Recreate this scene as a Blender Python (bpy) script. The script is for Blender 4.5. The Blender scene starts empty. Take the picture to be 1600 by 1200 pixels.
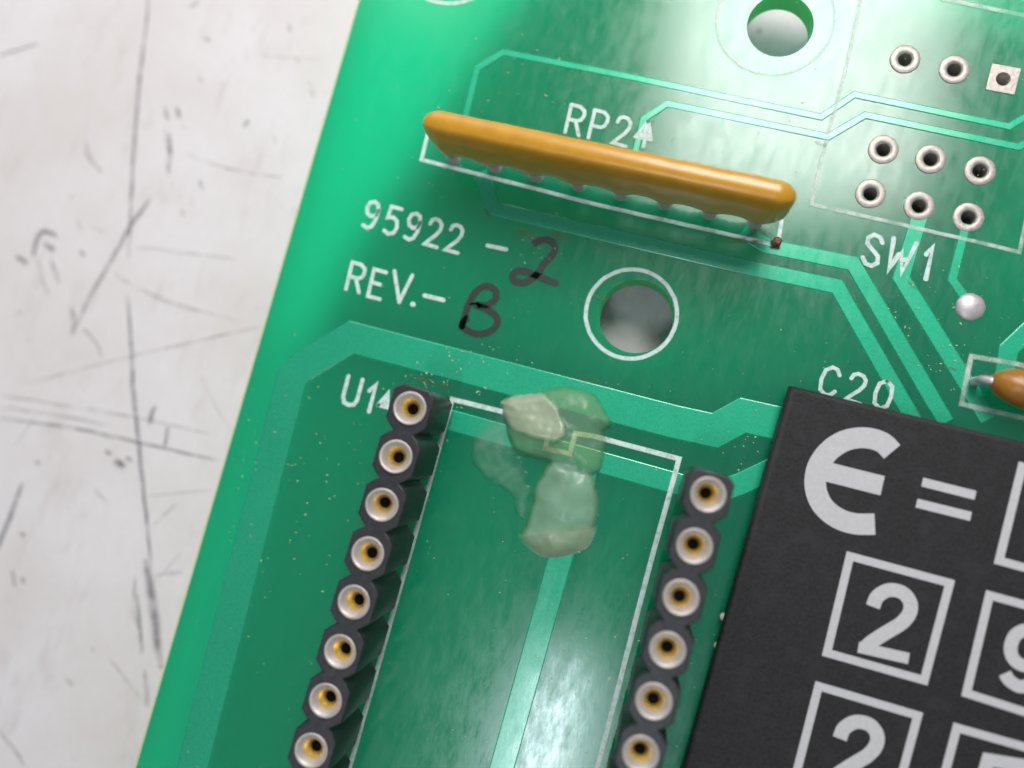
import bpy, bmesh, math, random
from mathutils import Vector, Matrix, Euler, noise
R_ = random.Random(7)
S = bpy.context.scene
C = S.collection
# ------------------------------------------------------------------ camera (1 unit = 1 mm)
CAM_LOC = Vector((11.443, 0.7987, 45.94273)); CAM_ROT = Euler((0.08549, 0.14744, 0.27675), 'XYZ')
F = 1294.4
cd = bpy.data.cameras.new("camera"); cam = bpy.data.objects.new("camera", cd); C.objects.link(cam)
cam.location = CAM_LOC; cam.rotation_euler = CAM_ROT
cd.sensor_width = 36; cd.lens = 36 * F / 1600; cd.clip_start = 1; cd.clip_end = 5000
cd.dof.use_dof = True; cd.dof.focus_distance = 44.6; cd.dof.aperture_fstop = 0.016
S.camera = cam
RM = CAM_ROT.to_matrix()
def P(x, y, z=0.0):
    """point of the level plane at height z that the photograph shows at pixel x, y"""
    d = RM @ Vector(((x - 800) / F, (600 - y) / F, -1.0))
    t = (z - CAM_LOC.z) / d.z
    return CAM_LOC + d * t
# ------------------------------------------------------------------ light
W = bpy.data.worlds.new("World"); S.world = W; W.use_nodes = True
bg = W.node_tree.nodes["Background"]; bg.inputs[0].default_value = (0.90, 0.93, 1.0, 1); bg.inputs[1].default_value = 0.27
def area(name, target, direction, dist, sx, sy, power, col, rot=0):
    l = bpy.data.lights.new(name, 'AREA'); l.shape = 'RECTANGLE'; l.size = sx; l.size_y = sy; l.energy = power; l.color = col
    o = bpy.data.objects.new(name, l); C.objects.link(o)
    d = Vector(direction).normalized(); o.location = Vector(target) + d * dist
    y = Vector((-math.sin(rot), math.cos(rot), 0)); y = (y - d * y.dot(d)).normalized(); x = y.cross(d)
    o.rotation_euler = Matrix((x, y, d)).transposed().to_euler()
    return o
def mirror(x, y):
    p = P(x, y); v = p - CAM_LOC; return p, Vector((v.x, v.y, -v.z))
p_, d_ = mirror(1262, 0)
area("ceiling_lamp", p_, d_, 170, 60, 92, 3.4e5, (1.0, 0.985, 0.965), 0.12)
p_, d_ = mirror(842, 1195)
area("ceiling_lamp", p_, d_, 300, 8, 75, 1.7e5, (0.80, 0.92, 1.0), 0.0)
area("window_light", (-6, 20, 0), (-0.55, 0.80, 0.62), 110, 80, 70, 4.8e4, (1.0, 0.97, 0.97), 0)
S.view_settings.view_transform = 'Standard'; S.view_settings.look = 'None'; S.view_settings.gamma = 1.0
S.view_settings.exposure = 0.0
S.cycles.use_denoising = True
S.cycles.max_bounces = 14; S.cycles.diffuse_bounces = 8; S.cycles.transmission_bounces = 10; S.cycles.transparent_max_bounces = 16
S.cycles.sample_clamp_indirect = 8

# ------------------------------------------------------------------ materials
def mat(name):
    m = bpy.data.materials.new(name); m.use_nodes = True; nt = m.node_tree
    return m, nt, nt.nodes["Principled BSDF"], nt.nodes["Material Output"]
def N(nt, t, **k):
    n = nt.nodes.new(t)
    for a, b in k.items():
        if a in n.inputs: n.inputs[a].default_value = b
        else: setattr(n, a, b)
    return n
def ramp(nt, fac, stops):
    r = nt.nodes.new('ShaderNodeValToRGB'); e = r.color_ramp.elements
    while len(e) < len(stops): e.new(0.5)
    for q, (pos, c) in zip(e, stops): q.position = pos; q.color = (*c, 1) if len(c) == 3 else c
    nt.links.new(fac, r.inputs[0]); return r
def objco(nt, scale=(1, 1, 1), rot=0):
    t = nt.nodes.new('ShaderNodeTexCoord'); mp = nt.nodes.new('ShaderNodeMapping')
    mp.inputs['Scale'].default_value = scale; mp.inputs['Rotation'].default_value = (0, 0, rot)
    oi = nt.nodes.new('ShaderNodeObjectInfo'); vm = nt.nodes.new('ShaderNodeVectorMath'); vm.operation = 'MULTIPLY_ADD'
    vm.inputs[1].default_value = (1, 1, 1); rv = nt.nodes.new('ShaderNodeVectorMath'); rv.operation = 'SCALE'; rv.inputs[0].default_value = (31, 17, 5)
    nt.links.new(oi.outputs['Random'], rv.inputs['Scale']); nt.links.new(t.outputs['Object'], vm.inputs[0]); nt.links.new(rv.outputs[0], vm.inputs[2])
    nt.links.new(vm.outputs[0], mp.inputs[0]); return mp.outputs[0]
def tex(nt, co, scale, detail=4, rough=0.6):
    n = N(nt, 'ShaderNodeTexNoise', Scale=scale, Detail=detail, Roughness=rough); nt.links.new(co, n.inputs['Vector']); return n.outputs['Fac']
def mixc(nt, f, a, b, mode='MIX'):
    m = nt.nodes.new('ShaderNodeMix'); m.data_type = 'RGBA'; m.blend_type = mode
    for s, v in ((0, f), (6, a), (7, b)):
        if isinstance(v, (float, int)): m.inputs[s].default_value = v
        elif isinstance(v, tuple): m.inputs[s].default_value = (*v, 1)
        else: nt.links.new(v, m.inputs[s])
    return m.outputs[2]
def math_(nt, op, a, b=0.0):
    m = nt.nodes.new('ShaderNodeMath'); m.operation = op
    for s, v in ((0, a), (1, b)):
        if isinstance(v, (float, int)): m.inputs[s].default_value = v
        else: nt.links.new(v, m.inputs[s])
    return m.outputs[0]
def bump(nt, h, strength, dist):
    b = N(nt, 'ShaderNodeBump', Strength=strength, Distance=dist); nt.links.new(h, b.inputs['Height']); return b.outputs[0]

def mask_material(name, refl, trans, tfac, rough=0.3):
    """green solder mask; where there is no copper under it light comes through the glass fibre board"""
    m, nt, pb, out = mat(name)
    co = objco(nt)
    big = tex(nt, co, 0.16, 3); grain = tex(nt, co, 9, 3, 0.8)
    weave = tex(nt, objco(nt, (0.5, 7, 1), 0.02), 1.6, 2); weave2 = tex(nt, objco(nt, (2.0, 0.7, 1), 0.0), 0.9, 6, 0.75)
    v = mixc(nt, ramp(nt, grain, [(0.3, (0.0,) * 3), (0.7, (1.0,) * 3)]).outputs[0], tuple(c * 0.8 for c in refl), tuple(min(1, c * 1.2) for c in refl))
    v = mixc(nt, ramp(nt, big, [(0.35, (0,) * 3), (0.7, (0.35,) * 3)]).outputs[0], v, tuple(c * 1.3 for c in refl))
    grime = ramp(nt, tex(nt, co, 0.33, 6, 0.75), [(0.56, (0,) * 3), (0.72, (0.14,) * 3)]).outputs[0]
    v = mixc(nt, grime, v, (0.07, 0.075, 0.05))
    nt.links.new(v, pb.inputs['Base Color'])
    rg = ramp(nt, weave2, [(0.3, (rough * 0.7,) * 3), (0.75, (rough * 1.6,) * 3)]).outputs[0]
    pb.inputs['Roughness'].default_value = 0.5
    pb.inputs['IOR'].default_value = 1.5
    h = math_(nt, 'ADD', math_(nt, 'MULTIPLY', weave, 0.25), math_(nt, 'ADD', math_(nt, 'MULTIPLY', weave2, 1.0), math_(nt, 'MULTIPLY', grain, 0.12)))
    nt.links.new(bump(nt, h, 0.3, 0.006), pb.inputs['Normal'])
    gs = N(nt, 'ShaderNodeBsdfGlossy'); gs.inputs[0].default_value = (1, 1, 1, 1); fr = N(nt, 'ShaderNodeFresnel', IOR=1.55)
    nt.links.new(rg, gs.inputs['Roughness']); nb = pb.inputs['Normal'].links[0].from_socket
    nt.links.new(nb, gs.inputs['Normal']); pb.inputs['Specular IOR Level'].default_value = 0.0
    top = nt.nodes.new('ShaderNodeMixShader'); ge = nt.nodes.new('ShaderNodeNewGeometry'); nt.links.new(math_(nt, 'MULTIPLY', fr.outputs[0], math_(nt, 'SUBTRACT', 1.0, ge.outputs['Backfacing'])), top.inputs[0]); nt.links.new(pb.outputs[0], top.inputs[1]); nt.links.new(gs.outputs[0], top.inputs[2])
    nt.links.new(top.outputs[0], out.inputs[0])
    if tfac > 0:
        tr = N(nt, 'ShaderNodeBsdfTranslucent'); tr.inputs[0].default_value = (*trans, 1)
        ad = nt.nodes.new('ShaderNodeMixShader'); ad.inputs[0].default_value = tfac
        nt.links.new(pb.outputs[0], ad.inputs[1]); nt.links.new(tr.outputs[0], ad.inputs[2]); nt.links.new(ad.outputs[0], top.inputs[1])
    return m
M_BOARD = mask_material("green solder mask", (0.016, 0.50, 0.36), (0.012, 0.99, 0.66), 0.88, 0.17)
M_TRACE = mask_material("green mask over copper", (0.014, 0.32, 0.175), None, 0, 0.17)
M_TRACE.node_tree.nodes["Principled BSDF"].inputs["Metallic"].default_value = 0.45
def fr4(name, col, tfac):
    m, nt, pb, out = mat(name); pb.inputs['Base Color'].default_value = (*col, 1); pb.inputs['Roughness'].default_value = 0.6
    nt.links.new(mixc(nt, tex(nt, objco(nt), 3, 4), tuple(c * 0.7 for c in col), col), pb.inputs['Base Color'])
    tr = N(nt, 'ShaderNodeBsdfTranslucent'); tr.inputs[0].default_value = (*[min(1, c * 1.2) for c in col], 1)
    ad = nt.nodes.new('ShaderNodeMixShader'); ad.inputs[0].default_value = tfac
    nt.links.new(pb.outputs[0], ad.inputs[1]); nt.links.new(tr.outputs[0], ad.inputs[2]); nt.links.new(ad.outputs[0], out.inputs[0])
    return m
M_BACK = fr4("glass fibre underside", (0.80, 0.97, 0.82), 0.42)
M_WALL = fr4("glass fibre cut edge", (0.22, 0.50, 0.22), 0.45)
M_EDGE = fr4("bare board edge", (0.62, 0.68, 0.42), 0.2)

def simple(name, col, rough=0.5, metal=0.0, grain=0.0, gscale=8, bumpd=0.0, coat=0.0, spec=0.5, dirt=None):
    m, nt, pb, out = mat(name)
    pb.inputs['Roughness'].default_value = rough; pb.inputs['Metallic'].default_value = metal
    pb.inputs['Coat Weight'].default_value = coat; pb.inputs['Specular IOR Level'].default_value = spec
    co = objco(nt); t = tex(nt, co, gscale, 4, 0.7)
    v = mixc(nt, ramp(nt, t, [(0.3, (0,) * 3), (0.7, (1,) * 3)]).outputs[0], tuple(c * (1 - grain) for c in col), tuple(min(1, c * (1 + grain)) for c in col))
    if dirt:
        v = mixc(nt, ramp(nt, tex(nt, co, dirt[1], 5, 0.7), [(dirt[2], (0,) * 3), (dirt[2] + 0.14, (1,) * 3)]).outputs[0], v, dirt[0])
    nt.links.new(v, pb.inputs['Base Color'])
    if bumpd: nt.links.new(bump(nt, t, 0.6, bumpd), pb.inputs['Normal'])
    return m
M_RES = simple("ochre epoxy", (0.48, 0.235, 0.013), 0.27, 0, 0.09, 1.2, 0.0, 0.0)
M_CAP = simple("orange epoxy", (0.29, 0.12, 0.010), 0.36, 0, 0.1, 2, 0.04)
M_TIN = simple("dull tin", (0.45, 0.41, 0.375), 0.45, 0.45, 0.12, 5, 0.02)
M_PAD = simple("tinned pad", (0.36, 0.325, 0.295), 0.40, 0.4, 0.25, 6, 0.04, dirt=((0.22, 0.17, 0.11), 3.0, 0.60))
M_GOLD = simple("gold plate", (0.90, 0.66, 0.20), 0.28, 0.75, 0.15, 6, 0.01)
M_BORE_SHADE = simple("painted hole shade", (0.004, 0.003, 0.003), 0.9, spec=0.05)
M_PLASTIC = simple("black moulded plastic", (0.016, 0.016, 0.019), 0.42, 0, 0.4, 3, 0.03, dirt=((0.05, 0.048, 0.045), 1.6, 0.60))
M_MODULE = simple("matt charcoal vinyl", (0.014, 0.0125, 0.0135), 0.6, 0, 0.6, 6, 0.05, spec=0.28, dirt=((0.019, 0.018, 0.020), 0.9, 0.5))
M_PRINT = simple("light grey print", (0.44, 0.435, 0.445), 0.55, 0, 0.07, 5, spec=0.3)
M_SOLDER = simple("solder", (0.80, 0.74, 0.76), 0.30, 0.75, 0.08, 4, 0.02)
M_DOT = simple("dull solder", (0.46, 0.42, 0.43), 0.42, 0.5, 0.1, 4, 0.02)
M_FLUX = simple("burnt flux", (0.10, 0.045, 0.015), 0.3, 0, 0.5, 6, 0.05)
M_DUST = simple("pale dust", (0.50, 0.56, 0.36), 0.8, 0, 0.4, 3)
M_BUMP = simple("cream plastic", (0.55, 0.52, 0.36), 0.4, 0, 0.1, 3)

def decal(name, col, rough, op_lo, op_hi, nscale, thr, edge=0.25, ends=1.0):
    """ink or wear whose cover breaks up: cover fades at the ribbon's rim and with noise"""
    m, nt, pb, out = mat(name); pb.inputs['Base Color'].default_value = (*col, 1); pb.inputs['Roughness'].default_value = rough
    tc = nt.nodes.new('ShaderNodeTexCoord'); sx = nt.nodes.new('ShaderNodeSeparateXYZ'); nt.links.new(tc.outputs['UV'], sx.inputs[0])
    a = math_(nt, 'ABSOLUTE', math_(nt, 'SUBTRACT', sx.outputs[0], 0.5)); rim = ramp(nt, a, [(max(0.0, 0.5 - edge), (1,) * 3), (0.5, (0,) * 3)]).outputs[0]
    v = math_(nt, 'ABSOLUTE', math_(nt, 'SUBTRACT', sx.outputs[1], 0.5)); endf = ramp(nt, v, [(0.40, (1,) * 3), (0.5, (ends,) * 3)]).outputs[0]
    n = ramp(nt, tex(nt, objco(nt), nscale, 5, 0.7), [(thr - 0.12, (op_lo,) * 3), (thr + 0.12, (op_hi,) * 3)]).outputs[0]
    f = math_(nt, 'MULTIPLY', math_(nt, 'MULTIPLY', rim, endf), n)
    tp = nt.nodes.new('ShaderNodeBsdfTransparent'); mx = nt.nodes.new('ShaderNodeMixShader')
    nt.links.new(f, mx.inputs[0]); nt.links.new(tp.outputs[0], mx.inputs[1]); nt.links.new(pb.outputs[0], mx.inputs[2]); nt.links.new(mx.outputs[0], out.inputs[0])
    return m
M_SILK = decal("white silkscreen ink", (0.52, 0.64, 0.60), 0.6, 0.55, 0.97, 3.0, 0.42, 0.16)
M_SILK2 = decal("worn silkscreen ink", (0.60, 0.66, 0.62), 0.6, 0.25, 0.72, 1.2, 0.5, 0.25)
M_MARKER = decal("black marker ink", (0.012, 0.014, 0.013), 0.45, 0.72, 0.95, 1.6, 0.36, 0.14)
M_SCRATCH = decal("dark scratch in laminate", (0.20, 0.20, 0.22), 0.8, 0.2, 0.75, 0.9, 0.45, 0.5, 0.35)
M_SCRATCH2 = decal("faint scuff", (0.36, 0.33, 0.33), 0.8, 0.08, 0.55, 0.7, 0.48, 0.5, 0.35)
M_SCRATCH3 = decal("very faint scuff", (0.42, 0.38, 0.38), 0.8, 0.05, 0.5, 0.7, 0.5, 0.5, 0.35)
M_STAIN = decal("brown stain", (0.11, 0.07, 0.03), 0.5, 0.0, 0.7, 1.4, 0.52, 0.5, 0.35)

# worktop: white laminate with worn, slightly pink smudges and specks
m, nt, pb, out = mat("scuffed white laminate"); M_TABLE = m
co = objco(nt)
v = mixc(nt, ramp(nt, tex(nt, co, 0.10, 5, 0.6), [(0.38, (0,) * 3), (0.66, (1,) * 3)]).outputs[0], (0.64, 0.61, 0.615), (0.58, 0.54, 0.525))
v = mixc(nt, ramp(nt, tex(nt, objco(nt, (1, 0.35, 1), 0.5), 0.5, 6, 0.72), [(0.54, (0,) * 3), (0.74, (0.6,) * 3)]).outputs[0], v, (0.47, 0.42, 0.40))
vn = N(nt, 'ShaderNodeTexVoronoi', Scale=0.33); nt.links.new(co, vn.inputs['Vector'])
sp = math_(nt, 'MULTIPLY', ramp(nt, vn.outputs['Distance'], [(0.035, (1,) * 3), (0.10, (0,) * 3)]).outputs[0], ramp(nt, tex(nt, co, 0.25, 3), [(0.50, (0,) * 3), (0.62, (0.8,) * 3)]).outputs[0])
v = mixc(nt, sp, v, (0.24, 0.22, 0.23))
v = mixc(nt, ramp(nt, tex(nt, co, 2.2, 4, 0.8), [(0.35, (0,) * 3), (0.65, (0.10,) * 3)]).outputs[0], v, (0.4, 0.37, 0.37))
nt.links.new(v, pb.inputs['Base Color']); pb.inputs['Roughness'].default_value = 0.5; pb.inputs['Specular IOR Level'].default_value = 0.3
nt.links.new(bump(nt, tex(nt, co, 0.9, 5), 0.15, 0.1), pb.inputs['Normal'])

# ------------------------------------------------------------------ mesh helpers
def link(name, me, m, parent=None):
    o = bpy.data.objects.new(name, me); C.objects.link(o)
    for q in (m if isinstance(m, (list, tuple)) else [m]): me.materials.append(q)
    if parent: o.parent = parent
    return o
def from_bm(name, bm, m, parent=None, smooth=False):
    bmesh.ops.recalc_face_normals(bm, faces=bm.faces)
    me = bpy.data.meshes.new(name); bm.to_mesh(me); bm.free()
    if smooth: me.polygons.foreach_set('use_smooth', [True] * len(me.polygons))
    return link(name, me, m, parent)
def tag(o, label=None, cat=None, group=None, kind=None):
    for k, v in (('label', label), ('category', cat), ('group', group), ('kind', kind)):
        if v: o[k] = v
    return o
def offsets(pts, w, closed=False):
    """left and right points of a mitred ribbon of width w (number or list) along 2-D pts"""
    n = len(pts); L = []; Rr = []
    for i in range(n):
        a = pts[i - 1] if (i > 0 or closed) else None; b = pts[(i + 1) % n] if (i < n - 1 or closed) else None
        p = pts[i]
        d1 = (p - a).normalized() if a is not None else None; d2 = (b - p).normalized() if b is not None else None
        if d1 is None: d1 = d2
        if d2 is None: d2 = d1
        n1 = Vector((-d1.y, d1.x)); n2 = Vector((-d2.y, d2.x)); mm = n1 + n2
        if mm.length < 1e-6: mm = n1
        mm.normalize(); k = 1 / max(0.45, mm.dot(n1)); ww = (w[i] if isinstance(w, (list, tuple)) else w) / 2
        L.append(p + mm * ww * k); Rr.append(p - mm * ww * k)
    return L, Rr
def densify(pts, step):
    o = [pts[0]]
    for a, b in zip(pts, pts[1:]):
        k = max(1, int((b - a).length / step))
        for j in range(1, k + 1): o.append(a.lerp(b, j / k))
    return o
def smooth_line(pts, k=6):
    o = []
    n = len(pts)
    for i in range(n - 1):
        p0 = pts[max(0, i - 1)]; p1 = pts[i]; p2 = pts[i + 1]; p3 = pts[min(n - 1, i + 2)]
        for j in range(k):
            t = j / k
            o.append(0.5 * ((2 * p1) + (p2 - p0) * t + (2 * p0 - 5 * p1 + 4 * p2 - p3) * t * t + (3 * p1 - p0 - 3 * p2 + p3) * t ** 3))
    o.append(pts[-1]); return o
def ribbon_into(bm, uv, pts, w, z, closed=False, cap=True, jitter=0.0):
    """flat ribbon (ink, scratch); u runs across, v along"""
    pts = [Vector(p[:2]) for p in pts]
    if jitter:
        pts = [p + Vector((R_.gauss(0, jitter), R_.gauss(0, jitter))) for p in pts]
    L, Rr = offsets(pts, w, closed)
    vl = [bm.verts.new((p.x, p.y, z)) for p in L]; vr = [bm.verts.new((p.x, p.y, z)) for p in Rr]
    n = len(pts); m_ = n if closed else n - 1
    for i in range(m_):
        j = (i + 1) % n
        f = bm.faces.new((vl[i], vr[i], vr[j], vl[j]))
        t0, t1 = (i / m_, (i + 1) / m_) if not closed else (0.5, 0.5)
        for lp, (a, b) in zip(f.loops, ((0, t0), (1, t0), (1, t1), (0, t1))): lp[uv].uv = (a, b)
    if cap and not closed:
        for e, q, s in ((0, 1, -1), (n - 1, n - 2, 1)):
            c = pts[e]; d = (c - pts[q]).normalized(); r = (L[e] - c).length; nn = Vector((-d.y, d.x))
            cen = bm.verts.new((c.x, c.y, z)); arc = [bm.verts.new((*(c + nn * r * math.cos(t) + d * r * math.sin(t)), z)) for t in [math.pi * k / 6 for k in range(7)]]
            for k in range(6):
                f = bm.faces.new((cen, arc[k], arc[k + 1]))
                for lp, u in zip(f.loops, (0.5, 0.98, 0.98)): lp[uv].uv = (u, 0.5)
def ribbon(name, lines, w, z, m, parent, closed=False, jitter=0.0, thick=0.0):
    bm = bmesh.new(); uv = bm.loops.layers.uv.new("uv")
    for k, l in enumerate(lines): ribbon_into(bm, uv, l, w, z + k * 0.0012, closed, True, jitter)
    me = bpy.data.meshes.new(name); bm.normal_update(); bm.to_mesh(me); bm.free()
    return link(name, me, m, parent)
def trace(name, pxs, w, m, parent, z0=-0.01, h=0.05, slope=0.05, roundk=0):
    """copper track under the mask: raised strip with sloping flanks; w in photo pixels at board distance"""
    pts = [P(*p).to_2d() for p in pxs]
    ww = w / 28.2
    pts = densify(pts, 3.0)
    bm = bmesh.new(); rows = []
    for off, z in ((ww + 2 * slope, z0), (ww + slope, z0 + h * 0.55 + 0.006), (ww - slope * 0.4, z0 + h)):
        L, Rr = offsets(pts, off); rows.append((L, Rr, z))
    prof = [(0, 0), (1, 0), (2, 0), (2, 1), (1, 1), (0, 1)]
    grid = []
    for i in range(len(pts)):
        grid.append([bm.verts.new((*rows[a][b][i], rows[a][2])) for a, b in prof])
    for i in range(len(pts) - 1):
        for j in range(5): bm.faces.new((grid[i][j], grid[i][j + 1], grid[i + 1][j + 1], grid[i + 1][j]))
    bm.faces.new(grid[0]); bm.faces.new(grid[-1][::-1])
    return from_bm(name, bm, m, parent)
def filled(name, loops, z0, z1, m, parent, bevel=0.0, bres=1):
    """solid from 2-D outlines (holes cut by inner loops), z0..z1"""
    cu = bpy.data.curves.new(name, 'CURVE'); cu.dimensions = '2D'; cu.fill_mode = 'BOTH'
    h = (z1 - z0) / 2; cu.extrude = max(0.0, h - bevel); cu.bevel_depth = bevel; cu.bevel_resolution = bres; cu.offset = -bevel
    for lp in loops:
        s = cu.splines.new('POLY'); s.points.add(len(lp) - 1); s.use_cyclic_u = True
        for q, p in zip(s.points, lp): q.co = (p[0], p[1], 0, 1)
    t = bpy.data.objects.new(name, cu); C.objects.link(t)
    me = bpy.data.meshes.new_from_object(t.evaluated_get(bpy.context.evaluated_depsgraph_get()))
    bpy.data.objects.remove(t); bpy.data.curves.remove(cu)
    for v_ in me.vertices: v_.co.z += (z0 + z1) / 2
    me.name = name; me.materials.clear()
    return link(name, me, m, parent)
def circle(c, r, n=40): return [(c[0] + r * math.cos(2 * math.pi * k / n), c[1] + r * math.sin(2 * math.pi * k / n)) for k in range(n)]
def lathe_bm(prof, n=28, cx=0, cy=0, wob=0.0):
    bm = bmesh.new(); rings = []
    for r, z in prof:
        rings.append([bm.verts.new((cx + r * math.cos(2 * math.pi * k / n) * (1 + wob * noise.noise((k * .7, r, z))), cy + r * math.sin(2 * math.pi * k / n) * (1 + wob * noise.noise((k * .7, r, z))), z)) for k in range(n)])
    for a, b in zip(rings, rings[1:]):
        for k in range(n): bm.faces.new((a[k], a[(k + 1) % n], b[(k + 1) % n], b[k]))
    return bm, rings
def tube_bm(pts, r, n=10, bm=None):
    bm = bm or bmesh.new(); prev = None
    for i, p in enumerate(pts):
        p = Vector(p); a = Vector(pts[max(0, i - 1)]); b = Vector(pts[min(len(pts) - 1, i + 1)]); d = (b - a).normalized()
        u = d.orthogonal().normalized() if prev is None else (u - d * u.dot(d)).normalized(); w_ = d.cross(u)
        ring = [bm.verts.new(p + (u * math.cos(2 * math.pi * k / n) + w_ * math.sin(2 * math.pi * k / n)) * r) for k in range(n)]
        if prev:
            for k in range(n): bm.faces.new((prev[k], prev[(k + 1) % n], ring[(k + 1) % n], ring[k]))
        else: bm.faces.new(ring[::-1])
        prev = ring
    bm.faces.new(prev); return bm

# ------------------------------------------------------------------ worktop
TZ = -4.3
bm = bmesh.new(); bmesh.ops.create_grid(bm, x_segments=2, y_segments=2, size=900); bmesh.ops.translate(bm, verts=bm.verts, vec=(0, 0, TZ))
worktop = from_bm("worktop", bm, M_TABLE); tag(worktop, kind='structure', label="scuffed white worktop under the circuit board")
def T(x, y): return P(x, y, TZ)
def scr(pxs, w, m=M_SCRATCH, name="scratch", sm=True, jit=0.02):
    pts = [T(*p).to_2d() for p in pxs]
    if sm and len(pts) > 2: pts = smooth_line(pts, 5)
    pts = densify(pts, 0.8); n = len(pts)
    ws = [w * 1.2 / 25.5 * (0.35 + 0.65 * math.sin(math.pi * min(1, max(0, (i + .3) / n))) ** 0.5) for i in range(n)]
    return ribbon(name, [pts], ws, TZ + 0.004 + 0.0017 * len(worktop.children), m, worktop, jitter=jit)
scr([(234, -20), (226, 60), (216, 150), (208, 250), (204, 340), (201, 402)], 8)
scr([(199, 462), (204, 520), (208, 600), (216, 690), (228, 800), (236, 885)], 9)
scr([(228, 878), (236, 925), (243, 980), (250, 1040)], 19)
scr([(232, 318), (205, 352), (175, 405), (140, 465), (116, 515)], 9)
scr([(236, 310), (215, 335), (200, 360)], 11, M_SCRATCH2)
scr([(211, 902), (210, 950), (218, 985), (222, 1020)], 10, M_SCRATCH2); scr([(215, 930), (221, 1000)], 6)
scr([(226, 1050), (230, 1100)], 11, M_SCRATCH2)
scr([(0, 654), (120, 670), (240, 697), (345, 720)], 6)
scr([(0, 636), (80, 647), (170, 665)], 5, M_SCRATCH2); scr([(0, 617), (90, 632), (200, 650), (340, 680)], 5, M_SCRATCH2)
scr([(50, 598), (200, 558), (300, 535), (410, 510)], 6, M_SCRATCH2)
scr([(-5, 88), (35, 76), (60, 68)], 5); scr([(290, 240), (350, 262), (440, 278)], 5, M_SCRATCH2)
scr([(-10, 870), (15, 810), (34, 757)], 11); scr([(0, 1143), (22, 1170), (38, 1195)], 7, M_SCRATCH2)
scr([(260, 205), (265, 240), (263, 270)], 11, M_SCRATCH2); scr([(266, 212), (267, 238)], 8); scr([(258, 168), (262, 185)], 8); scr([(277, 170), (281, 180)], 9)
scr([(53, 400), (57, 378), (68, 362), (88, 368)], 12); scr([(72, 382), (82, 390)], 12, M_SCRATCH); scr([(28, 402), (40, 410)], 12)
scr([(60, 405), (68, 440), (76, 460)], 8, M_SCRATCH2); scr([(80, 405), (92, 440)], 9, M_SCRATCH2)
scr([(112, 480), (116, 505), (114, 520)], 12, M_SCRATCH2); scr([(130, 512), (150, 535), (160, 560)], 7, M_SCRATCH2)
scr([(234, 662), (238, 645), (243, 637)], 10); scr([(258, 695), (262, 670)], 9); scr([(168, 706), (172, 708)], 9)
scr([(183, 722), (194, 730)], 17, M_STAIN, "stain"); scr([(185, 720), (192, 727)], 11); scr([(198, 715), (204, 718)], 8)
scr([(122, 345), (128, 358)], 8, M_SCRATCH2); scr([(126, 392), (131, 398)], 8); scr([(57, 722), (63, 724)], 9); scr([(34, 833), (38, 836)], 8)
scr([(20, 893), (24, 915)], 6); scr([(35, 905), (38, 908)], 7); scr([(135, 218), (140, 245), (158, 268)], 10, M_SCRATCH2)
scr([(384, 195), (388, 190)], 12, M_STAIN, "stain"); scr([(320, 60), (328, 62)], 10, M_SCRATCH2); scr([(484, 130), (490, 150)], 8, M_SCRATCH2)
scr([(150, 765), (170, 786)], 7, M_SCRATCH2); scr([(105, 1060), (113, 1068)], 10, M_SCRATCH2); scr([(240, 820), (275, 790)], 6, M_SCRATCH2)
scr([(245, 898), (285, 893)], 7, M_SCRATCH2); scr([(172, 1030), (225, 1095)], 5, M_SCRATCH2); scr([(212, 385), (370, 405)], 4, M_SCRATCH2)
scr([(180, 430), (260, 470), (370, 500)], 5, M_SCRATCH2); scr([(230, 775), (330, 765)], 4, M_SCRATCH2); scr([(300, 10), (309, 4)], 10, M_SCRATCH2)
scr([(452, 40), (454, 48)], 9, M_SCRATCH2); scr([(312, 120), (315, 126)], 9, M_SCRATCH2); scr([(313, 283), (316, 292)], 8); scr([(285, 330), (288, 336)], 8, M_SCRATCH2)
for k in range(16):
    x = R_.uniform(-20, 520 ); y = R_.uniform(-10, 1210)
    a = R_.uniform(0, 6.28); l = R_.uniform(5, 26) if k % 3 else R_.uniform(40, 120)
    if k % 3 == 0: a = R_.choice((1.45, 0.25, 2.3, 0.9)) + R_.gauss(0, .15)
    scr([(x, y), (x + l * .5 * math.cos(a) + R_.gauss(0, 2), y + l * .5 * math.sin(a)), (x + l * math.cos(a), y + l * math.sin(a))], R_.uniform(2.5, 4.5), M_SCRATCH3)

# ------------------------------------------------------------------ circuit board
e0, e1 = P(560, 0).to_2d(), P(210, 1200).to_2d(); ev = (e0 - e1).normalized()
t0, t1 = P(1573, 0).to_2d(), P(1600, 5.2).to_2d()
eu = Vector((ev.y, -ev.x))
# top-left corner: where the left edge meets the top edge
tt = P(1588, -5).to_2d(); s_ = (tt - e0).dot(ev); TL = e0 + ev * s_
TR = TL + eu * 62; BR = TR - ev * 75; BL = TL - ev * 75
HOLES = [(P(994, 494), 2.06), (P(1219, 40), 1.80), (P(709, -77), 1.8)]
SWP = [(1380, 234), (1454, 249), (1531, 267), (1360, 303), (1436, 322), (1513, 340), (1414, 93), (1491, 109), (1567, 124)]
loops = [[TL, TR, BR, BL]] + [circle(c, r, 56) for c, r in HOLES] + [circle(P(*p), 0.37, 20) for p in SWP]
board = filled("circuit_board", loops, -1.6, 0.0, [M_BOARD, M_BACK, M_WALL], None)
for p in board.data.polygons: p.material_index = 0 if p.normal.z > 0.5 else (1 if p.normal.z < -0.5 else 2)
M_PLANE = simple("buried copper plane", (0.09, 0.14, 0.085), 0.7)
pl = [P(*q, -1.3).to_2d() for q in ((890, -60), (785, 60), (670, 240), (548, 430), (482, 600), (322, 1200))]
pl += [pl[-1] - ev * 20, BR + Vector((-3, 3)), TR + Vector((-3, -3)), pl[0] + eu * 3 + ev * 1]
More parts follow.
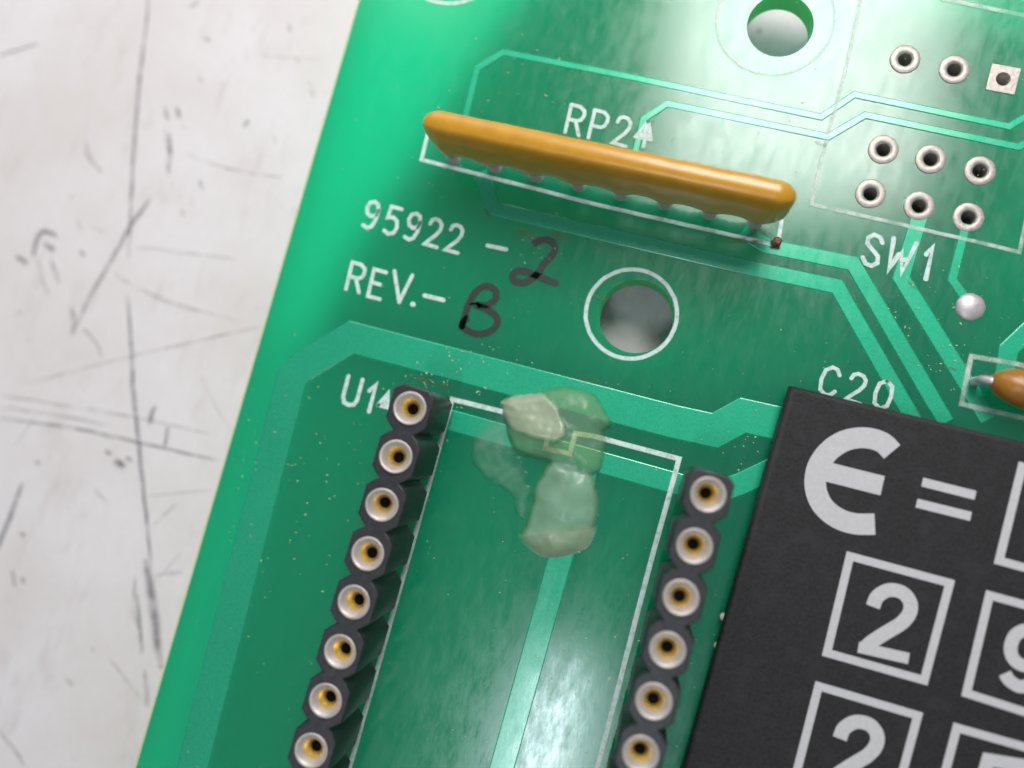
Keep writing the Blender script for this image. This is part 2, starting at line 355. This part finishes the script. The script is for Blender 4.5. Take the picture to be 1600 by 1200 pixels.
filled("copper_plane", [pl] + [circle(c, r + e_, 40) for (c, r), e_ in zip(HOLES[:2], (0.5, 1.6))] + [circle(P(*p), 0.6, 16) for p in SWP], -1.32, -1.28, M_PLANE, board)
tag(board, "green translucent circuit board with white printed outlines lying on the worktop", "circuit board")
def edge_strip(a, b, inward, w):
    a3 = a - inward * 0.012; b3 = b - inward * 0.012; c = b + inward * w; d = a + inward * w
    bm = bmesh.new(); top = [bm.verts.new((q.x, q.y, 0.006)) for q in (a3, b3, c, d)]; lo = [bm.verts.new((q.x, q.y, -1.606)) for q in (a3, b3)]
    bm.faces.new(top); bm.faces.new((top[0], top[1], lo[1], lo[0])); return from_bm("bare_edge", bm, M_EDGE, board)
edge_strip(TL, BL, eu, 0.10); edge_strip(TL, TR, -ev, 0.12)
for pxs, w in [
    ([(724, 195), (745, 108), (787, 82), (983, 120), (1283, 183), (1335, 148), (1577, 198), (1640, 160)], 8.5),
    ([(990, 250), (1005, 187), (1043, 162), (1294, 214), (1352, 180), (1592, 230), (1650, 196)], 9),
    ([(752, 268), (772, 326), (1200, 425), (1308, 448), (1436, 672)], 21),
    ([(1160, 362), (1200, 385), (1333, 412), (1478, 660)], 21),
    ([(1438, 335), (1408, 434), (1506, 592), (1545, 655)], 22),
    ([(1510, 350), (1488, 437), (1514, 474)], 11),
    ([(215, 1530), (300, 1200), (456, 590), (472, 574), (549, 527), (1050, 658), (1117, 673), (1161, 649), (1300, 680)], 49),
    ([(650, 641), (1066, 758), (1110, 772), (1155, 757), (1230, 722)], 31),
    ([(921, 714), (872, 885), (784, 1200), (740, 1360)], 35),
    ([(1650, 500), (1612, 512), (1576, 546), (1568, 600)], 24),
]: trace("trace", pxs, w, M_TRACE, board, h=0.05 - 0.0007 * len(board.children))
SZ = 0.052  # ink lies over mask and tracks
def silk(name, pxl, w, m=M_SILK, closed=False, step=1.2, sm=0, label=None, jit=0.0, z=SZ):
    ls = []
    for l in pxl:
        q = [P(*p).to_2d() for p in l]
        if sm: q = smooth_line(q, sm)
        elif not closed: q = densify(q, step)
        ls.append(q)
    ww = w * 1.14 / 28.2
    o = ribbon(name, ls, ww, z, m, board, closed=closed, jitter=jit)
    if label: o['label'] = label
    return o
silk("component_outline", [[(671, 200), (659, 250), (940, 322), (1215, 384), (1221, 345)]], 6.5, jit=0.006)
silk("component_outline", [[(1350, -20), (1323, 100), (1303, 175), (1288, 230), (1267, 320), (1417, 353), (1592, 394), (1604, 340)]], 6.5, M_SILK2, jit=0.01)
silk("component_outline", [[(1473, -1), (1640, 33)]], 7, M_SILK2)
silk("component_outline", [[(527, 1270), (547, 1197), (642, 860), (707, 624), (785, 643), (861, 662), (852, 701), (890, 709), (899, 677), (929, 682), (1061, 717), (1013, 891), (967, 1070), (934, 1196), (915, 1270)]], 8, jit=0.006)
silk("component_outline", [[(1680, 592), (1588, 569), (1517, 557), (1502, 631), (1597, 653), (1680, 672)]], 8, M_SILK2, jit=0.01)
silk("component_outline", [[(1290, 227), (1276, 222)]], 6, M_SILK2)
def ring(px, r, w, m):
    c = P(*px); pts = [Vector(q) for q in circle(c, r, 72)]
    ribbon("hole_ring", [pts], w, SZ, m, board, closed=True, jitter=0.006)
ring((986, 490.5), 2.50, 0.27, M_SILK); ring((1211, 30), 3.20, 0.20, M_SILK2); ring((709, -77), 3.3, 0.26, M_SILK)
# stroke lettering: glyphs in a 1 x 1 box
G = {
 'R': [[(0, 0), (0, 1)], [(0, 1), (.62, 1), (.95, .88), (.98, .72), (.85, .55), (.6, .48), (0, .48)], [(.5, .48), (.92, 0)]],
 'P': [[(0, 0), (0, 1)], [(0, 1), (.62, 1), (.95, .88), (.98, .70), (.85, .52), (.6, .45), (0, .45)]],
 '2': [[(.06, .78), (.14, .93), (.38, 1), (.7, .97), (.9, .84), (.9, .66), (.7, .45), (.3, .2), (.05, .02), (.95, .0)]],
 '9': [[(.92, .72), (.8, .52), (.5, .45), (.2, .52), (.07, .72), (.2, .93), (.5, 1.0), (.8, .93), (.92, .72), (.88, .35), (.72, .1), (.45, 0), (.1, .06)]],
 '5': [[(.95, 1), (.2, 1), (.12, .58), (.5, .64), (.82, .54), (.93, .3), (.8, .08), (.45, 0), (.1, .08)]],
 'E': [[(.9, 1), (0.05, 1), (0.05, 0), (.9, 0)], [(0.05, .52), (.7, .52)]],
 'V': [[(0, 1), (.42, 0)], [(.95, 1), (.42, 0)]],
 'U': [[(0, 1), (0, .25), (.15, .05), (.5, 0), (.8, .06), (.95, .25), (.95, 1)]],
 '1': [[(.18, .74), (.55, 1), (.55, 0)]],
 '4': [[(.72, 0), (.72, 1), (.05, .3), (1.0, .3)], [(.45, .6), (.68, .42)], [(.5, .45), (.62, .75)], [(.3, .42), (.62, .46)]],
 'S': [[(.92, .82), (.75, .97), (.4, 1), (.1, .85), (.12, .66), (.5, .5), (.85, .36), (.9, .15), (.6, 0), (.25, .02), (.03, .18)]],
 'W': [[(0, 1), (.14, 0), (.5, .62), (.72, 0), (1.0, 1)], [(.22, .2), (.4, .55)], [(.6, .4), (.8, .45)]],
 'C': [[(.95, .8), (.75, .97), (.45, 1), (.12, .85), (0, .5), (.1, .15), (.45, 0), (.75, .05), (.95, .2)]],
 '0': [[(.5, 1), (.12, .85), (.03, .5), (.12, .15), (.5, 0), (.86, .15), (.95, .5), (.86, .85), (.5, 1)]],
}
def text(s, base, adv, wv, hv, w, m=M_SILK):
    for i, ch in enumerate(s):
        b = (base[0] + adv[0] * i, base[1] + adv[1] * i)
        ls = [[(b[0] + wv[0] * gx + hv[0] * gy, b[1] + wv[1] * gx + hv[1] * gy) for gx, gy in st] for st in G[ch]]
        o = silk("printed_letter", ls, w, m, step=9, jit=0.004); 
silk("printed_letter", [[(1013, 190), (993, 214), (1017, 219), (1013, 190)], [(1009, 212), (1005, 230)]], 5.5)
silk("printed_letter", [[(1011, 197), (1007, 213)], [(1001, 211), (1013, 214)]], 8, z=0.056)
silk("printed_letter", [[(591, 633), (607, 614), (606, 637), (591, 633)], [(603, 622), (601, 632)]], 6.5, z=0.056)
text("RP2", (883, 207), (36.5, 8.6), (23, 5.6), (10, -43), 6.2)
text("95922", (565, 354), (32.6, 9.2), (21, 5.5), (10.5, -41), 6.6)
silk("printed_letter", [[(762, 384), (791, 390)]], 7)
text("RE", (541, 452), (33, 10.5), (22, 6), (10, -42), 6.6)
text("V", (612, 469), (0, 0), (29, 7), (5, -45), 6.8); silk("printed_letter", [[(645, 475.5), (646, 476)]], 8.5); silk("printed_letter", [[(664, 462), (693, 469)]], 7.5)
text("U", (534, 630), (0, 0), (23, 6), (11, -42), 7); text("1", (566, 640), (0, 0), (20, 5), (11, -41), 7.5); 
text("S", (1345, 411), (0, 0), (27, 8), (10, -47), 6.6); text("W", (1383, 421), (0, 0), (35, 8), (13, -48), 7.6); text("1", (1435, 433), (0, 0), (20, 5), (11, -49), 7.5)
text("C20", (1277, 614), (42, 10.5), (26, 7), (12, -43), 6.0)
# handwriting in black marker
silk("handwritten_mark", [[(836, 380), (849, 375), (862, 378), (867, 390), (860, 402), (849, 414), (838, 430), (822, 441), (806, 441), (801, 432), (808, 424), (824, 425), (841, 432), (868, 443)]], 11.5, M_MARKER, sm=5, label="handwritten digit 2 in black marker", z=0.06)
silk("handwritten_mark", [[(722, 510), (727, 492), (735, 470), (747, 453), (762, 447), (774, 455), (774, 468), (762, 476), (744, 477), (760, 483), (775, 494), (777, 506), (766, 518), (748, 522), (733, 518), (722, 508), (729, 498)]], 11, M_MARKER, sm=5, label="handwritten letter B in black marker", z=0.06)
for q, w_ in (([(866, 366), (885, 372)], 14), ([(1165, 368), (1200, 362)], 12), ([(760, 330), (768, 340)], 8), ([(812, 362), (836, 372)], 9), ([(960, 437), (1000, 470)], 14), ([(1100, 372), (1216, 380)], 9)):
    silk("brown_stain", [q], w_, M_STAIN, z=0.064)
for q, w_ in (([(1208, 372), (1216, 388)], 9), ([(650, 590), (700, 604)], 10), ([(905, 590), (950, 600)], 7), ([(1330, 455), (1336, 470)], 5), ([(930, 462), (950, 470), (962, 480)], 5), ([(1418, 440), (1432, 452)], 4), ([(1475, 572), (1492, 578)], 5), ([(905, 455), (908, 470)], 6)):
    silk("brown_stain", [q], w_, M_STAIN, z=0.066)
# pads
def pad(px, square=False, tear=False):
    c = P(*px)
    if square:
        h = 0.74; rr = [(c.x + sx * h * eu.x + sy * h * ev.x, c.y + sx * h * eu.y + sy * h * ev.y) for sx, sy in ((-1, -1), (1, -1), (1, 1), (-1, 1))]
        o = filled("solder_pad", [rr, circle(c, 0.36, 24)], -0.002, 0.055, M_PAD, board, 0.02)
        bm, rg = lathe_bm([(0.40, 0.05), (0.355, 0.03), (0.35, -1.62)], 24, c.x, c.y)
        from_bm("hole_barrel", bm, M_PAD, o, True)
    else:
        bm, rg = lathe_bm([(0.80, -0.01), (0.79, 0.03), (0.74, 0.055), (0.48, 0.065), (0.39, 0.03), (0.36, -0.05), (0.35, -1.62), (0.60, -1.64), (0.7, -1.605)], 28, c.x, c.y, 0.03)
        o = from_bm("solder_pad", bm, M_PAD, board, True)
    return o
for i, p in enumerate(SWP): pad(p, i == 8)
bm, rg = lathe_bm([(0.74, -0.02), (0.73, 0.05), (0.66, 0.12), (0.48, 0.19), (0.25, 0.235), (0.04, 0.25)], 26, *P(1516, 480).to_2d(), 0.05)
bm.faces.new(rg[-1]); from_bm("solder_dot", bm, M_DOT, board, True)
# dust: flecks of pale grit lying on the board
bm = bmesh.new()
def fleck(x, y, s):
    c = P(x, y); a = R_.uniform(0, 6.28); k = R_.randint(4, 6); z = 0.055 + 0.02 * R_.random()
    e = R_.uniform(1, 3.0)
    base = []
    for j in range(k):
        t = 2 * math.pi * j / k; r = s * R_.uniform(.6, 1.1); u = r * e * math.cos(t); v_ = r * math.sin(t)
        base.append(bm.verts.new((c.x + u * math.cos(a) - v_ * math.sin(a), c.y + u * math.sin(a) + v_ * math.cos(a), z)))
    tp = bm.verts.new((c.x, c.y, z + s * .9))
    for j in range(k): bm.faces.new((base[j], base[(j + 1) % k], tp))
def on_board(x, y): return x > 560 - 0.2917 * y + 12
for k in range(620):
    x = R_.uniform(200, 1600); y = R_.uniform(0, 1200)
    if on_board(x, y): fleck(x, y, R_.uniform(.010, .026))
for cx, cy, sp_, n in ((665, 600, 26, 36), (710, 590, 40, 26), (770, 575, 30, 18), (840, 405, 30, 18), (1490, 560, 26, 30), (1450, 480, 40, 26), (470, 700, 60, 34), (560, 830, 60, 20), (420, 840, 50, 18), (900, 1000, 70, 22), (1010, 240, 50, 14), (820, 110, 50, 16), (700, 210, 60, 14), (1160, 700, 30, 16)):
    for k in range(n): fleck(R_.gauss(cx, sp_), R_.gauss(cy, sp_ * .7), R_.uniform(.014, .045))
tag(from_bm("dust", bm, M_DUST, board), kind='stuff')

# ------------------------------------------------------------------ socket strips
def socket_strip(first, last, n_seen, n, label, hgt):
    a = P(*first, hgt); b = P(*last, hgt); step = (b - a) / (n_seen - 1); pit = step.length; d = step.normalized()
    root = bpy.data.objects.new("socket_strip", None); C.objects.link(root); root.location = (a.x, a.y, 0)
    root.rotation_euler = (0, 0, math.atan2(d.y, d.x) + math.pi / 2)   # local -y runs along the strip
    tag(root, label, "socket strip", "machined pin socket strips of position U14")
    hp = pit / 2; w = 1.10; nw = 0.56; L = []; 
    prof = [(w - .36, hp - .14), (w, hp - .50), (w, -hp + .50), (w - .36, -hp + .14)]
    for i in range(n):
        y = -pit * i
        L.append([(nw, y + hp - .02)] if i else []); L[-1] += [(x, y + yy) for x, yy in prof] + ([(nw, y - hp + .02)] if i < n - 1 else [])
    right = [q for l in L for q in l]; left = [(-x, y) for x, y in reversed(right)]
    outline = right + left
    filled("housing", [outline] + [circle((0, -pit * i), 0.78, 24) for i in range(n)], 1.0, hgt - 0.06, M_PLASTIC, root, 0.07, 2)
    # stand-off ribs between board and housing
    bm1, _ = lathe_bm([(0.74, -0.8), (0.78, -0.05), (0.83, 0.0), (0.865, 0.05), (0.84, 0.10), (0.79, 0.11), (0.72, 0.07), (0.62, -0.03), (0.54, -0.14), (0.475, -0.23)], 36)
    bm2, _ = lathe_bm([(0.48, -0.225), (0.42, -0.33), (0.36, -0.46), (0.31, -0.55), (0.28, -0.66), (0.275, -2.2), (0.05, -2.3)], 32)
    bm3, _ = lathe_bm([(0.62, 1.0), (0.62, 0.55), (0.40, 0.5), (0.40, 0.25), (0.70, 0.07), (0.75, -0.01)], 16)
    ms = []
    for nm, bm_, mm in (("contact", bm1, M_TIN), ("gold_clip", bm2, M_GOLD), ("pin_shoulder", bm3, M_SOLDER)):
        bmesh.ops.recalc_face_normals(bm_, faces=bm_.faces); me = bpy.data.meshes.new(nm); bm_.to_mesh(me); bm_.free(); me.materials.append(mm)
        me.polygons.foreach_set('use_smooth', [True] * len(me.polygons)); ms.append(me)
    plug, rgs = lathe_bm([(0.276, -0.70), (0.276, -2.0)], 16); plug.faces.new(rgs[0]); bmesh.ops.recalc_face_normals(plug, faces=plug.faces)  # near-black plug stands in for the shade down inside each contact
    mp = bpy.data.meshes.new("bore_shade"); plug.to_mesh(mp); plug.free(); mp.materials.append(M_BORE_SHADE)
    for i in range(n):
        c = bpy.data.objects.new("contact", ms[0]); C.objects.link(c); c.parent = root; c.location = (R_.gauss(0, .012), -pit * i + R_.gauss(0, .012), hgt - 0.06)
        c.rotation_euler = (R_.gauss(0, .05), R_.gauss(0, .05), R_.uniform(0, 6.28))
        for nm, me, z in (("gold_clip", ms[1], 0), ("bore_shade", mp, 0)):
            g = bpy.data.objects.new(nm, me); C.objects.link(g); g.parent = c
        s2 = bpy.data.objects.new("pin_shoulder", ms[2]); C.objects.link(s2); s2.parent = root; s2.location = (0, -pit * i, 0)
    return root
socket_strip((640, 638), (486, 1173), 8, 10, "left black socket strip, its row of round contacts beside the U14 lettering", 5.3)
socket_strip((1106, 773), (1001, 1178), 6, 8, "right black socket strip, its row of round contacts beside the charcoal module", 5.3)

# ------------------------------------------------------------------ resistor network
def resistor():
    zb, zt = 1.0, 5.75
    A = P(662, 192, zt - 0.9).to_2d(); B = P(1243, 313, zt - 0.9).to_2d(); d = (B - A).normalized(); nrm = Vector((-d.y, d.x)); Ln = (B - A).length
    root = bpy.data.objects.new("resistor_network", None); C.objects.link(root); mid = (A + B) / 2; root.location = (mid.x, mid.y, 0)
    root.rotation_euler = (0, 0, math.atan2(d.y, d.x))
    tag(root, "long glossy ochre resistor network standing on edge below the RP24 lettering", "resistor network")
    n0 = P(705, 240, 0.7).to_2d(); n1 = P(1180, 352, 0.7).to_2d()
    u0 = (n0 - mid).dot(d); u1 = (n1 - mid).dot(d); pins = [u0 + (u1 - u0) * k / 7 for k in range(8)]
    bm = bmesh.new(); NU, NA = 150, 28; T2 = 0.80; prev = None; h = Ln / 2; rc = 1.0
    for i in range(NU + 1):
        t = -math.cos(math.pi * i / NU) if False else (2 * i / NU - 1)
        u = h * math.copysign(1 - (1 - abs(t)) ** 1.0, t)
        if abs(t) > 0.9: u = math.copysign(h * (0.9 + 0.1 * math.sin((abs(t) - 0.9) / 0.1 * math.pi / 2)), t)
        e = max(0.0, 1 - (max(0, abs(u) - (h - rc)) / rc) ** 2) ** 0.5; e = max(e, 0.04)
        sc = 0
        for p in pins: sc = max(sc, math.exp(-((u - p) / 0.62) ** 2))
        zlo = zb + 0.65 - 0.65 * sc + 0.12 * noise.noise((u * 1.3, 0, 0)); zlo += (1 - e) * 0.9
        ztp = zt - (1 - e) * 0.75 + 0.03 * noise.noise((u * .3, 3, 0))
        zm = (zlo + ztp) / 2; hh = (ztp - zlo) / 2; ring_ = []
        for k in range(NA):
            a = 2 * math.pi * k / NA; ca, sa = math.cos(a), math.sin(a)
            y = math.copysign(abs(ca) ** 0.55, ca); z = math.copysign(abs(sa) ** 0.62, sa)
            th = T2 * e * (0.72 + 0.28 * min(1, max(0, (zm + z * hh - zlo) / 3.2)) ** 0.7) * (1 + 0.015 * noise.noise((u * .8, z, y)))
            ring_.append(bm.verts.new((u, y * th, zm + z * hh)))
        if prev:
            for k in range(NA): bm.faces.new((prev[k], prev[(k + 1) % NA], ring_[(k + 1) % NA], ring_[k]))
        else: bm.faces.new(ring_[::-1])
        prev = ring_
    bm.faces.new(prev); from_bm("body", bm, M_RES, root, True)
    for k, u in enumerate(pins):
        bm = tube_bm([(u, 0, 1.2), (u, 0, -0.3)], 0.25, 8); l = from_bm("lead", bm, M_PAD, root, True)
        bm, rg = lathe_bm([(0.44, -0.01), (0.38, 0.12), (0.31, 0.3), (0.26, 0.6)], 18, u, 0, 0.12); from_bm("solder_fillet", bm, M_DOT, l, True)
    # scorched flux at the right hand end
    bm = bmesh.new(); bmesh.ops.create_icosphere(bm, subdivisions=3, radius=0.28)
    q = P(1214, 379, 0.15).to_2d() - mid
    for v_ in bm.verts:
        v_.co *= 1 + 0.45 * noise.noise(v_.co * 6); v_.co += Vector((q.dot(d), q.dot(nrm), 0.12))
    from_bm("burnt_flux", bm, M_FLUX, root, True)
resistor()

# ------------------------------------------------------------------ orange capacitor at the right edge
def capacitor():
    zc = 1.35; c = P(1637, 617, zc); root = bpy.data.objects.new("capacitor", None); C.objects.link(root); root.location = (c.x, c.y, 0)
    root.rotation_euler = (0, 0, math.atan2(eu.y, eu.x) - 0.02)
    tag(root, "small orange dipped capacitor in the C20 outline at the right edge of the photo", "capacitor")
    bm = bmesh.new(); bmesh.ops.create_uvsphere(bm, u_segments=36, v_segments=20, radius=1)
    for v_ in bm.verts:
        x, y, z = v_.co; k = 1 + 0.06 * noise.noise(v_.co * 2); t = min(0.9999, abs(x)); f_ = ((1 - t ** 3.2) / (1 - t * t)) ** 0.5
        v_.co = Vector((x * 2.75, y * f_ * k, zc + z * f_ * k))
    from_bm("body", bm, M_CAP, root, True)
    for s in (-1, 1):
        pts = smooth_line([Vector((s * 2.4, 0, zc)), Vector((s * 2.75, -.05, zc - .02)), Vector((s * 3.0, -.06, zc - .3)), Vector((s * 3.02, -.06, 0.5)), Vector((s * 3.02, -.06, -0.4))], 4)
        from_bm("lead", tube_bm(pts, 0.24, 10), M_DOT, root, True)
capacitor()

# ------------------------------------------------------------------ charcoal module with printed label
MZ = 1.6
def module():
    tl = P(1236, 602, MZ); dl = (P(1136, 960, MZ) - P(1236, 602, MZ)).to_2d().normalized()
    tr = P(1600, 690, MZ); dt = (tr - tl).to_2d().normalized()
    tl = tl.to_2d(); a = tl + dt * 30; b = a + dl * 40; c = tl + dl * 40
    o = filled("display_module", [[tl, a, b, c]], 0.45, MZ, M_MODULE, None, 0.28, 4)
    tag(o, "thick charcoal module printed with a euro sign and boxed digits", "module")
    z = MZ + 0.006
    def pr(name, lines, w, sm=0, closed=False, label=None, dz=0.0):
        bm = bmesh.new(); uv = bm.loops.layers.uv.new("uv")
        for k, l in enumerate(lines):
            q = [P(*p, MZ).to_2d() for p in l]
            if sm: q = smooth_line(q, sm)
            ribbon_into(bm, uv, q, w / 31.2, z + dz + k * 0.0014, closed, sm > 0 and w < 30 and False)
        bm.normal_update(); me = bpy.data.meshes.new(name); bm.to_mesh(me); bm.free()
        r = link(name, me, M_PRINT, o)
        if label: r['label'] = label
    pr("printed_symbol", [[(1394, 706), (1378, 691), (1352, 684), (1322, 688), (1296, 704), (1278, 730), (1274, 760), (1284, 788), (1306, 808), (1334, 818), (1367, 819)]], 33, 6)
    pr("printed_symbol", [[(1284, 735), (1379, 759)]], 31, 0, dz=0.004)
    pr("printed_symbol", [[(1441, 753), (1524, 774)]], 14); pr("printed_symbol", [[(1432, 786), (1517, 807)]], 14)
    def box(q, dz=0): pr("printed_box", [q], 12.5, closed=True, dz=dz)
    TLc, TRc, BRc, BLc = (1328, 869), (1484, 911), (1444, 1063), (1292, 1020)
    box([TLc, TRc, BRc, BLc])
    sh = lambda q, dx, dy: [(x + dx, y + dy) for x, y in q]
    base = [TLc, TRc, BRc, BLc]
    box([(1279, 1072), (1434, 1118), (1392, 1275), (1240, 1225)])
    box([(1546, 930), (1706, 974), (1668, 1134), (1510, 1083)])
    box([(1597, 729), (1760, 775), (1722, 920), (1561, 876)])
    box([(1495, 1137), (1660, 1184), (1620, 1340), (1455, 1290)])
    two = [[(1364, 948), (1371, 932), (1389, 922), (1410, 926), (1422, 941), (1421, 958), (1408, 974), (1385, 988), (1362, 1003), (1350, 1014)]]
    pr("printed_digit", two, 21, 5); pr("printed_digit", [[(1341, 1011), (1420, 1029)]], 17, dz=0.004)
    pr("printed_digit", [sh(two[0], -52, 206)], 21, 5); pr("printed_digit", [[(1289, 1217), (1368, 1235)]], 17, dz=0.004)
    nine = [(1632, 1018), (1620, 1036), (1600, 1040), (1584, 1030), (1579, 1012), (1587, 992), (1606, 984), (1626, 992), (1633, 1012), (1628, 1040), (1616, 1064), (1596, 1073), (1578, 1064), (1570, 1052)]
    pr("printed_digit", [nine], 19, 5)
    pr("printed_digit", [[(1604, 1197), (1544, 1187), (1533, 1225), (1560, 1222)]], 19)
    for x, y in ((1131, 964), (1122, 1009)):
        bm = bmesh.new(); bmesh.ops.create_icosphere(bm, subdivisions=2, radius=0.24); bmesh.ops.translate(bm, verts=bm.verts, vec=P(x, y, 0.5)); from_bm("stud", bm, M_BUMP, o, True)
module()

# ------------------------------------------------------------------ glue
def inside(p, poly):
    r = False; n = len(poly)
    for i in range(n):
        a, b = poly[i], poly[i - 1]
        if (a.y > p.y) != (b.y > p.y) and p.x < (b.x - a.x) * (p.y - a.y) / (b.y - a.y) + a.x: r = not r
    return r
def sdf(p, poly):
    d = 1e9; n = len(poly)
    for i in range(n):
        a, b = poly[i - 1], poly[i]; ab = b - a; t = max(0, min(1, (p - a).dot(ab) / ab.length_squared)); d = min(d, (p - a - ab * t).length)
    return d if inside(p, poly) else -d
def sm_poly(l): 
    q = [P(*p).to_2d() for p in l]; q = smooth_line(q + [q[0]], 4)[:-1]; return q
def glue():
    up = sm_poly([(784, 630), (798, 620), (838, 615), (866, 605), (900, 606), (930, 618), (945, 640), (956, 662), (944, 674), (948, 702), (936, 735), (912, 745), (880, 735), (850, 718), (815, 712), (797, 692), (790, 660)])
    lo = sm_poly([(862, 715), (915, 730), (932, 755), (935, 800), (925, 840), (905, 860), (870, 870), (845, 866), (825, 852), (813, 838), (822, 818), (830, 790), (838, 755)])
    smr = sm_poly([(735, 692), (750, 665), (790, 650), (800, 690), (828, 760), (818, 810), (790, 765), (765, 752), (742, 728)])
    m1 = sm_poly([(780, 626), (838, 612), (866, 632), (884, 672), (872, 690), (850, 688), (800, 668)])
    m2 = sm_poly([(812, 836), (870, 829), (930, 822), (915, 868), (868, 878), (825, 862)])
    refraction = sm_poly([(872, 722), (900, 720), (905, 745), (912, 775), (900, 772), (885, 755)])  # bright refraction in the glue, painted in as a pale patch
    pts = up + lo + smr; x0 = min(p.x for p in pts) - .2; x1 = max(p.x for p in pts) + .2; y0 = min(p.y for p in pts) - .2; y1 = max(p.y for p in pts) + .2
    st = 0.07; nx = int((x1 - x0) / st); ny = int((y1 - y0) / st)
    bm = bmesh.new(); V = {}; mk = {}
    for i in range(nx + 1):
        for j in range(ny + 1):
            p = Vector((x0 + i * st, y0 + j * st)); a, b, c = sdf(p, up), sdf(p, lo), sdf(p, smr)
            if max(a, b, c) < -0.16: continue
            wb = .08 * noise.noise((p.x * 1.7, p.y * 1.7, 8)) + .02 * noise.noise((p.x * 5, p.y * 5, 8)); a += wb; b += wb; c += 3 * wb
            nz = noise.noise((p.x * .9, p.y * .9, 0)); n2 = noise.noise((p.x * 2.6, p.y * 2.6, 4))
            f = lambda s, H, r: H * (1 - math.exp(-s / r)) if s > 0 else s * 0.6
            ha, hb, hc = f(a, 0.60 + .15 * nz + .02 * n2, .50), f(b, 0.62 + .12 * nz + .02 * n2, .6), f(c, 0.07 + .04 * nz, .3)
            q_ = max(0.0, 0.35 - abs(ha - hb)) / 0.35; h = max(max(ha, hb) + q_ * q_ * 0.10, hc)
            s1 = sdf(p, m1); s2 = sdf(p, m2)
            g = lambda s, r: max(0, min(1, .5 + s / r)); g = (lambda g0: lambda s, r: g0(s, r) ** 2 * (3 - 2 * g0(s, r)))(g)
            if a > 0: h += 0.12 * g(s1, .4)
            V[i, j] = bm.verts.new((p.x, p.y, 0.045 + h))
            cr = min(1.0, g(s1 + wb, .25) + .82 * g(s2 + wb, .45)) if max(a, b) > -.1 else 0
            haze = max(0.30 * g(a - .12, .4), (0.56 + .2 * nz) * g(b - .15, .5), (0.17 + .15 * nz + .1 * n2) * g(c - .25, .7), 0.55 * g(sdf(p, refraction), .5))
            mk[i, j] = (max(haze, cr * (0.72 + .08 * n2)), cr, g(max(a, b) - .1, .5))
    bm.verts.index_update(); vals = [mk[k] for k in V]
    for i in range(nx):
        for j in range(ny):
            q = [(i, j), (i + 1, j), (i + 1, j + 1), (i, j + 1)]
            if all(k in V for k in q): bm.faces.new([V[k] for k in q])
    me = bpy.data.meshes.new("glue_blob"); bm.to_mesh(me); bm.free(); me.polygons.foreach_set('use_smooth', [True] * len(me.polygons))
    at = me.attributes.new("milk_refraction", 'FLOAT', 'POINT'); at.data.foreach_set('value', [v_[0] for v_ in vals])
    at = me.attributes.new("cream", 'FLOAT', 'POINT'); at.data.foreach_set('value', [v_[1] for v_ in vals])
    at = me.attributes.new("body", 'FLOAT', 'POINT'); at.data.foreach_set('value', [v_[2] for v_ in vals])
    m, nt, pb, out = mat("dried translucent glue")
    an = nt.nodes.new('ShaderNodeAttribute'); an.attribute_name = "milk_refraction"
    pb.inputs['Roughness'].default_value = 0.3; pb.inputs['IOR'].default_value = 1.45
    gl = N(nt, 'ShaderNodeBsdfTransparent'); gl.inputs[0].default_value = (0.86, 0.92, 0.66, 1)
    ac = nt.nodes.new('ShaderNodeAttribute'); ac.attribute_name = "cream"; ab = nt.nodes.new('ShaderNodeAttribute'); ab.attribute_name = "body"
    nt.links.new(mixc(nt, ac.outputs['Fac'], (0.26, 0.42, 0.32), (0.35, 0.41, 0.29)), pb.inputs['Base Color'])
    nt.links.new(mixc(nt, ab.outputs['Fac'], (1.0, 1.0, 1.0), (0.90, 0.93, 0.60)), gl.inputs[0])
    gs = N(nt, 'ShaderNodeBsdfGlossy', Roughness=0.3); gs.inputs[0].default_value = (1, 1, 1, 1)
    fr = N(nt, 'ShaderNodeFresnel', IOR=1.22)
    nb = bump(nt, tex(nt, objco(nt), 0.8, 2), 0.2, 0.12)
    for x_ in (pb, gs, fr): nt.links.new(nb, x_.inputs['Normal'])
    a1 = nt.nodes.new('ShaderNodeMixShader'); nt.links.new(fr.outputs[0], a1.inputs[0]); nt.links.new(gl.outputs[0], a1.inputs[1]); nt.links.new(gs.outputs[0], a1.inputs[2])
    a2 = nt.nodes.new('ShaderNodeMixShader'); nt.links.new(an.outputs['Fac'], a2.inputs[0])
    nt.links.new(a1.outputs[0], a2.inputs[1]); nt.links.new(pb.outputs[0], a2.inputs[2]); nt.links.new(a2.outputs[0], out.inputs[0])
    o = link("glue_blob", me, m); tag(o, "milky lump of dried glue stuck across the printed notch of the U14 outline", "glue")
glue()
